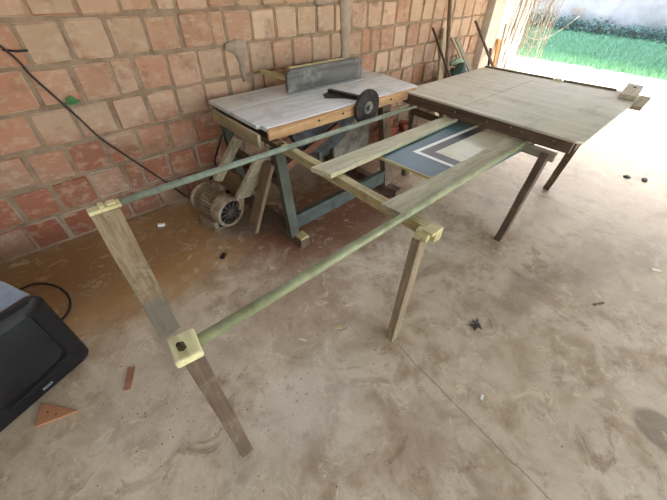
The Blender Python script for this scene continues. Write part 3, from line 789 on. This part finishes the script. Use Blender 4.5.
# blocks by the wall end
for i, (p_, s_, lb) in enumerate((((6.15, 2.52, .10), (.22, .16, .20), 'grey cement block at the foot of the dry vine, lower of the two'), ((6.17, 2.52, .285), (.20, .15, .17), 'grey cement block on top of the other at the foot of the dry vine'))):
    m = MB(); m.box(p_, s_, Matrix.Rotation(.2 + i * .1, 3, 'Z')); bmesh.ops.subdivide_edges(m.bm, edges=m.bm.edges[:], cuts=3, use_grid_fill=True); m.rough_up(.006, 12)
    tag(m.build('cement_block', CEM, bevel=.004), lb, 'block', 'cement blocks at the wall end')

# broken bricks behind the saw bench
RB = plain('broken red brick', (150, 80, 56), .9, 0, .35, 20, dark=(104, 56, 40))
for i, (x_, y_, z_, r_, lb) in enumerate(((3.05, 2.52, .06, .4, 'broken red brick on the floor between saw bench and wall, nearest the bench'),
                                        (3.28, 2.55, .06, 1.1, 'broken red brick in the middle of the rubble behind the work table'),
                                        (3.14, 2.55, .175, .2, 'broken red brick lying on top of the rubble behind the bench'),
                                        (3.52, 2.50, .06, 2.0, 'broken red brick at the right of the rubble behind the work table'),
                                        (3.36, 2.36, .06, .8, 'broken red brick nearest the work table among the rubble'))):
    m = MB(); m.box((x_, y_, z_), (.20, .10, .11), Matrix.Rotation(r_, 3, 'Z')); bmesh.ops.subdivide_edges(m.bm, edges=m.bm.edges[:], cuts=3, use_grid_fill=True); m.rough_up(.010, 14)
    tag(m.build('broken_brick', RB, bevel=.003), lb, 'brick', 'broken bricks behind the saw bench')

# ---------------------------------------------------------------- scraps on the floor
m = MB(); m.prism([(-.600, 1.415), (-.475, 1.255), (-.640, 1.305)], .001, .013)
tri = m.build('triangular_offcut', wood('orange fibreboard', (180, 128, 92), (160, 108, 76), 'x', .4, None, .7), None, bevel=.0015); tag(tri, 'orange brown triangular board offcut with two screw holes lying by the television', 'offcut')
for x_, y_ in ((-.583, 1.342), (-.555, 1.305)):
    m = MB(); m.cyl((x_, y_, .0128), (x_, y_, .0138), .004, 10); m.build('screw_hole', RD, tri)
def chip(name, x_, y_, sx_, sy_, h_, rz, mat, label, cat):
    m = MB(); m.box((x_, y_, h_ / 2 + .0005), (sx_, sy_, h_), Matrix.Rotation(rz, 3, 'Z'))
    bmesh.ops.subdivide_edges(m.bm, edges=m.bm.edges[:], cuts=2, use_grid_fill=True); m.rough_up(min(h_ * .25, .003), 40)
    return tag(m.build(name, mat, None, bevel=.0008), label, cat)
chip('wood_chip', .775, .795, .016, .048, .008, .75, W_YELB, 'pale wood chip on the floor in the middle, right of the near green rail', 'chip')
chip('foam_scrap', .345, 2.475, .05, .022, .02, -.5, CW, 'white scrap on the brown floor between the far plank leg and the motor', 'scrap')
chip('stone', .55, 1.805, .045, .03, .02, .6, DKM, 'small dark stone lying in front of the motor', 'stone')
chip('brick_shard', -.245, 1.275, .035, .125, .006, -.45, plain('faded red shard', (168, 116, 90), .9, 0, .2, 20), 'faded red brick shard lying left of the near plank leg', 'shard')
chip('stick', 2.16, -.17, .012, .075, .008, 1.1, W_DK, 'small dark splinter lying on the open concrete right of the work table', 'splinter')
chip('paper_scrap', 2.83, -.34, .03, .06, .004, .5, CC, 'pale paper scrap near the right edge of the photo', 'scrap')
chip('paper_scrap', 1.04, .02, .03, .012, .004, .3, CW, 'tiny white scrap on the concrete left of the long crack', 'scrap')
chip('paper_scrap', .565, .87, .010, .045, .004, .55, CC, 'thin pale sliver on the floor between near leg and middle leg', 'scrap')
chip('stone', 4.36, .06, .055, .04, .016, .3, RD, 'dark stone on the bright floor right of the work table', 'stone')
chip('stone', 4.30, .20, .05, .04, .015, .9, RD, 'smaller dark stone beside the larger one on the bright floor', 'stone')
# dry dark leaf, curled in lobes
m = MB(); c_ = V(1.415, .27, 0)
for i, (a, ln) in enumerate(((.3, .055), (1.1, .035), (2.6, .05), (3.5, .055), (4.6, .045), (5.6, .03))):
    dd = V(math.cos(a), math.sin(a), 0); n_ = V(-dd.y, dd.x, 0)
    ps = [c_ + V(0, 0, .003), c_ + dd * ln * .5 + n_ * .010 + V(0, 0, .010), c_ + dd * ln + V(0, 0, .004), c_ + dd * ln * .5 - n_ * .010 + V(0, 0, .007)]
    m.poly3(ps, (0, 0, -.002))
tag(m.build('dry_leaf', plain('dark dry leaf', (92, 88, 80), .7, 0, .4, 60, dark=(56, 52, 46))), 'curled dark grey dry leaf on the open concrete in front of the work table', 'leaf')
# scattered crumbs near the near leg
r = random.Random(5); vsm = MB()
for i in range(260):
    x_ = r.gauss(.05, .38); y_ = r.gauss(.75, .35)
    if r.random() < .4: x_ = r.uniform(-.5, 3.2); y_ = r.uniform(-.6, 1.2)
    s_ = r.uniform(.0012, .0038); q = bmesh.ops.create_icosphere(vsm.bm, subdivisions=1, radius=s_)
    bmesh.ops.translate(vsm.bm, vec=(x_, y_, s_ * .5), verts=q['verts'])
tag(vsm.build('floor_grit', plain('grit', (104, 84, 62), .9, 0, .3, 60)), 'scattered dark grit and crumbs on the concrete floor', 'grit', kind='stuff')
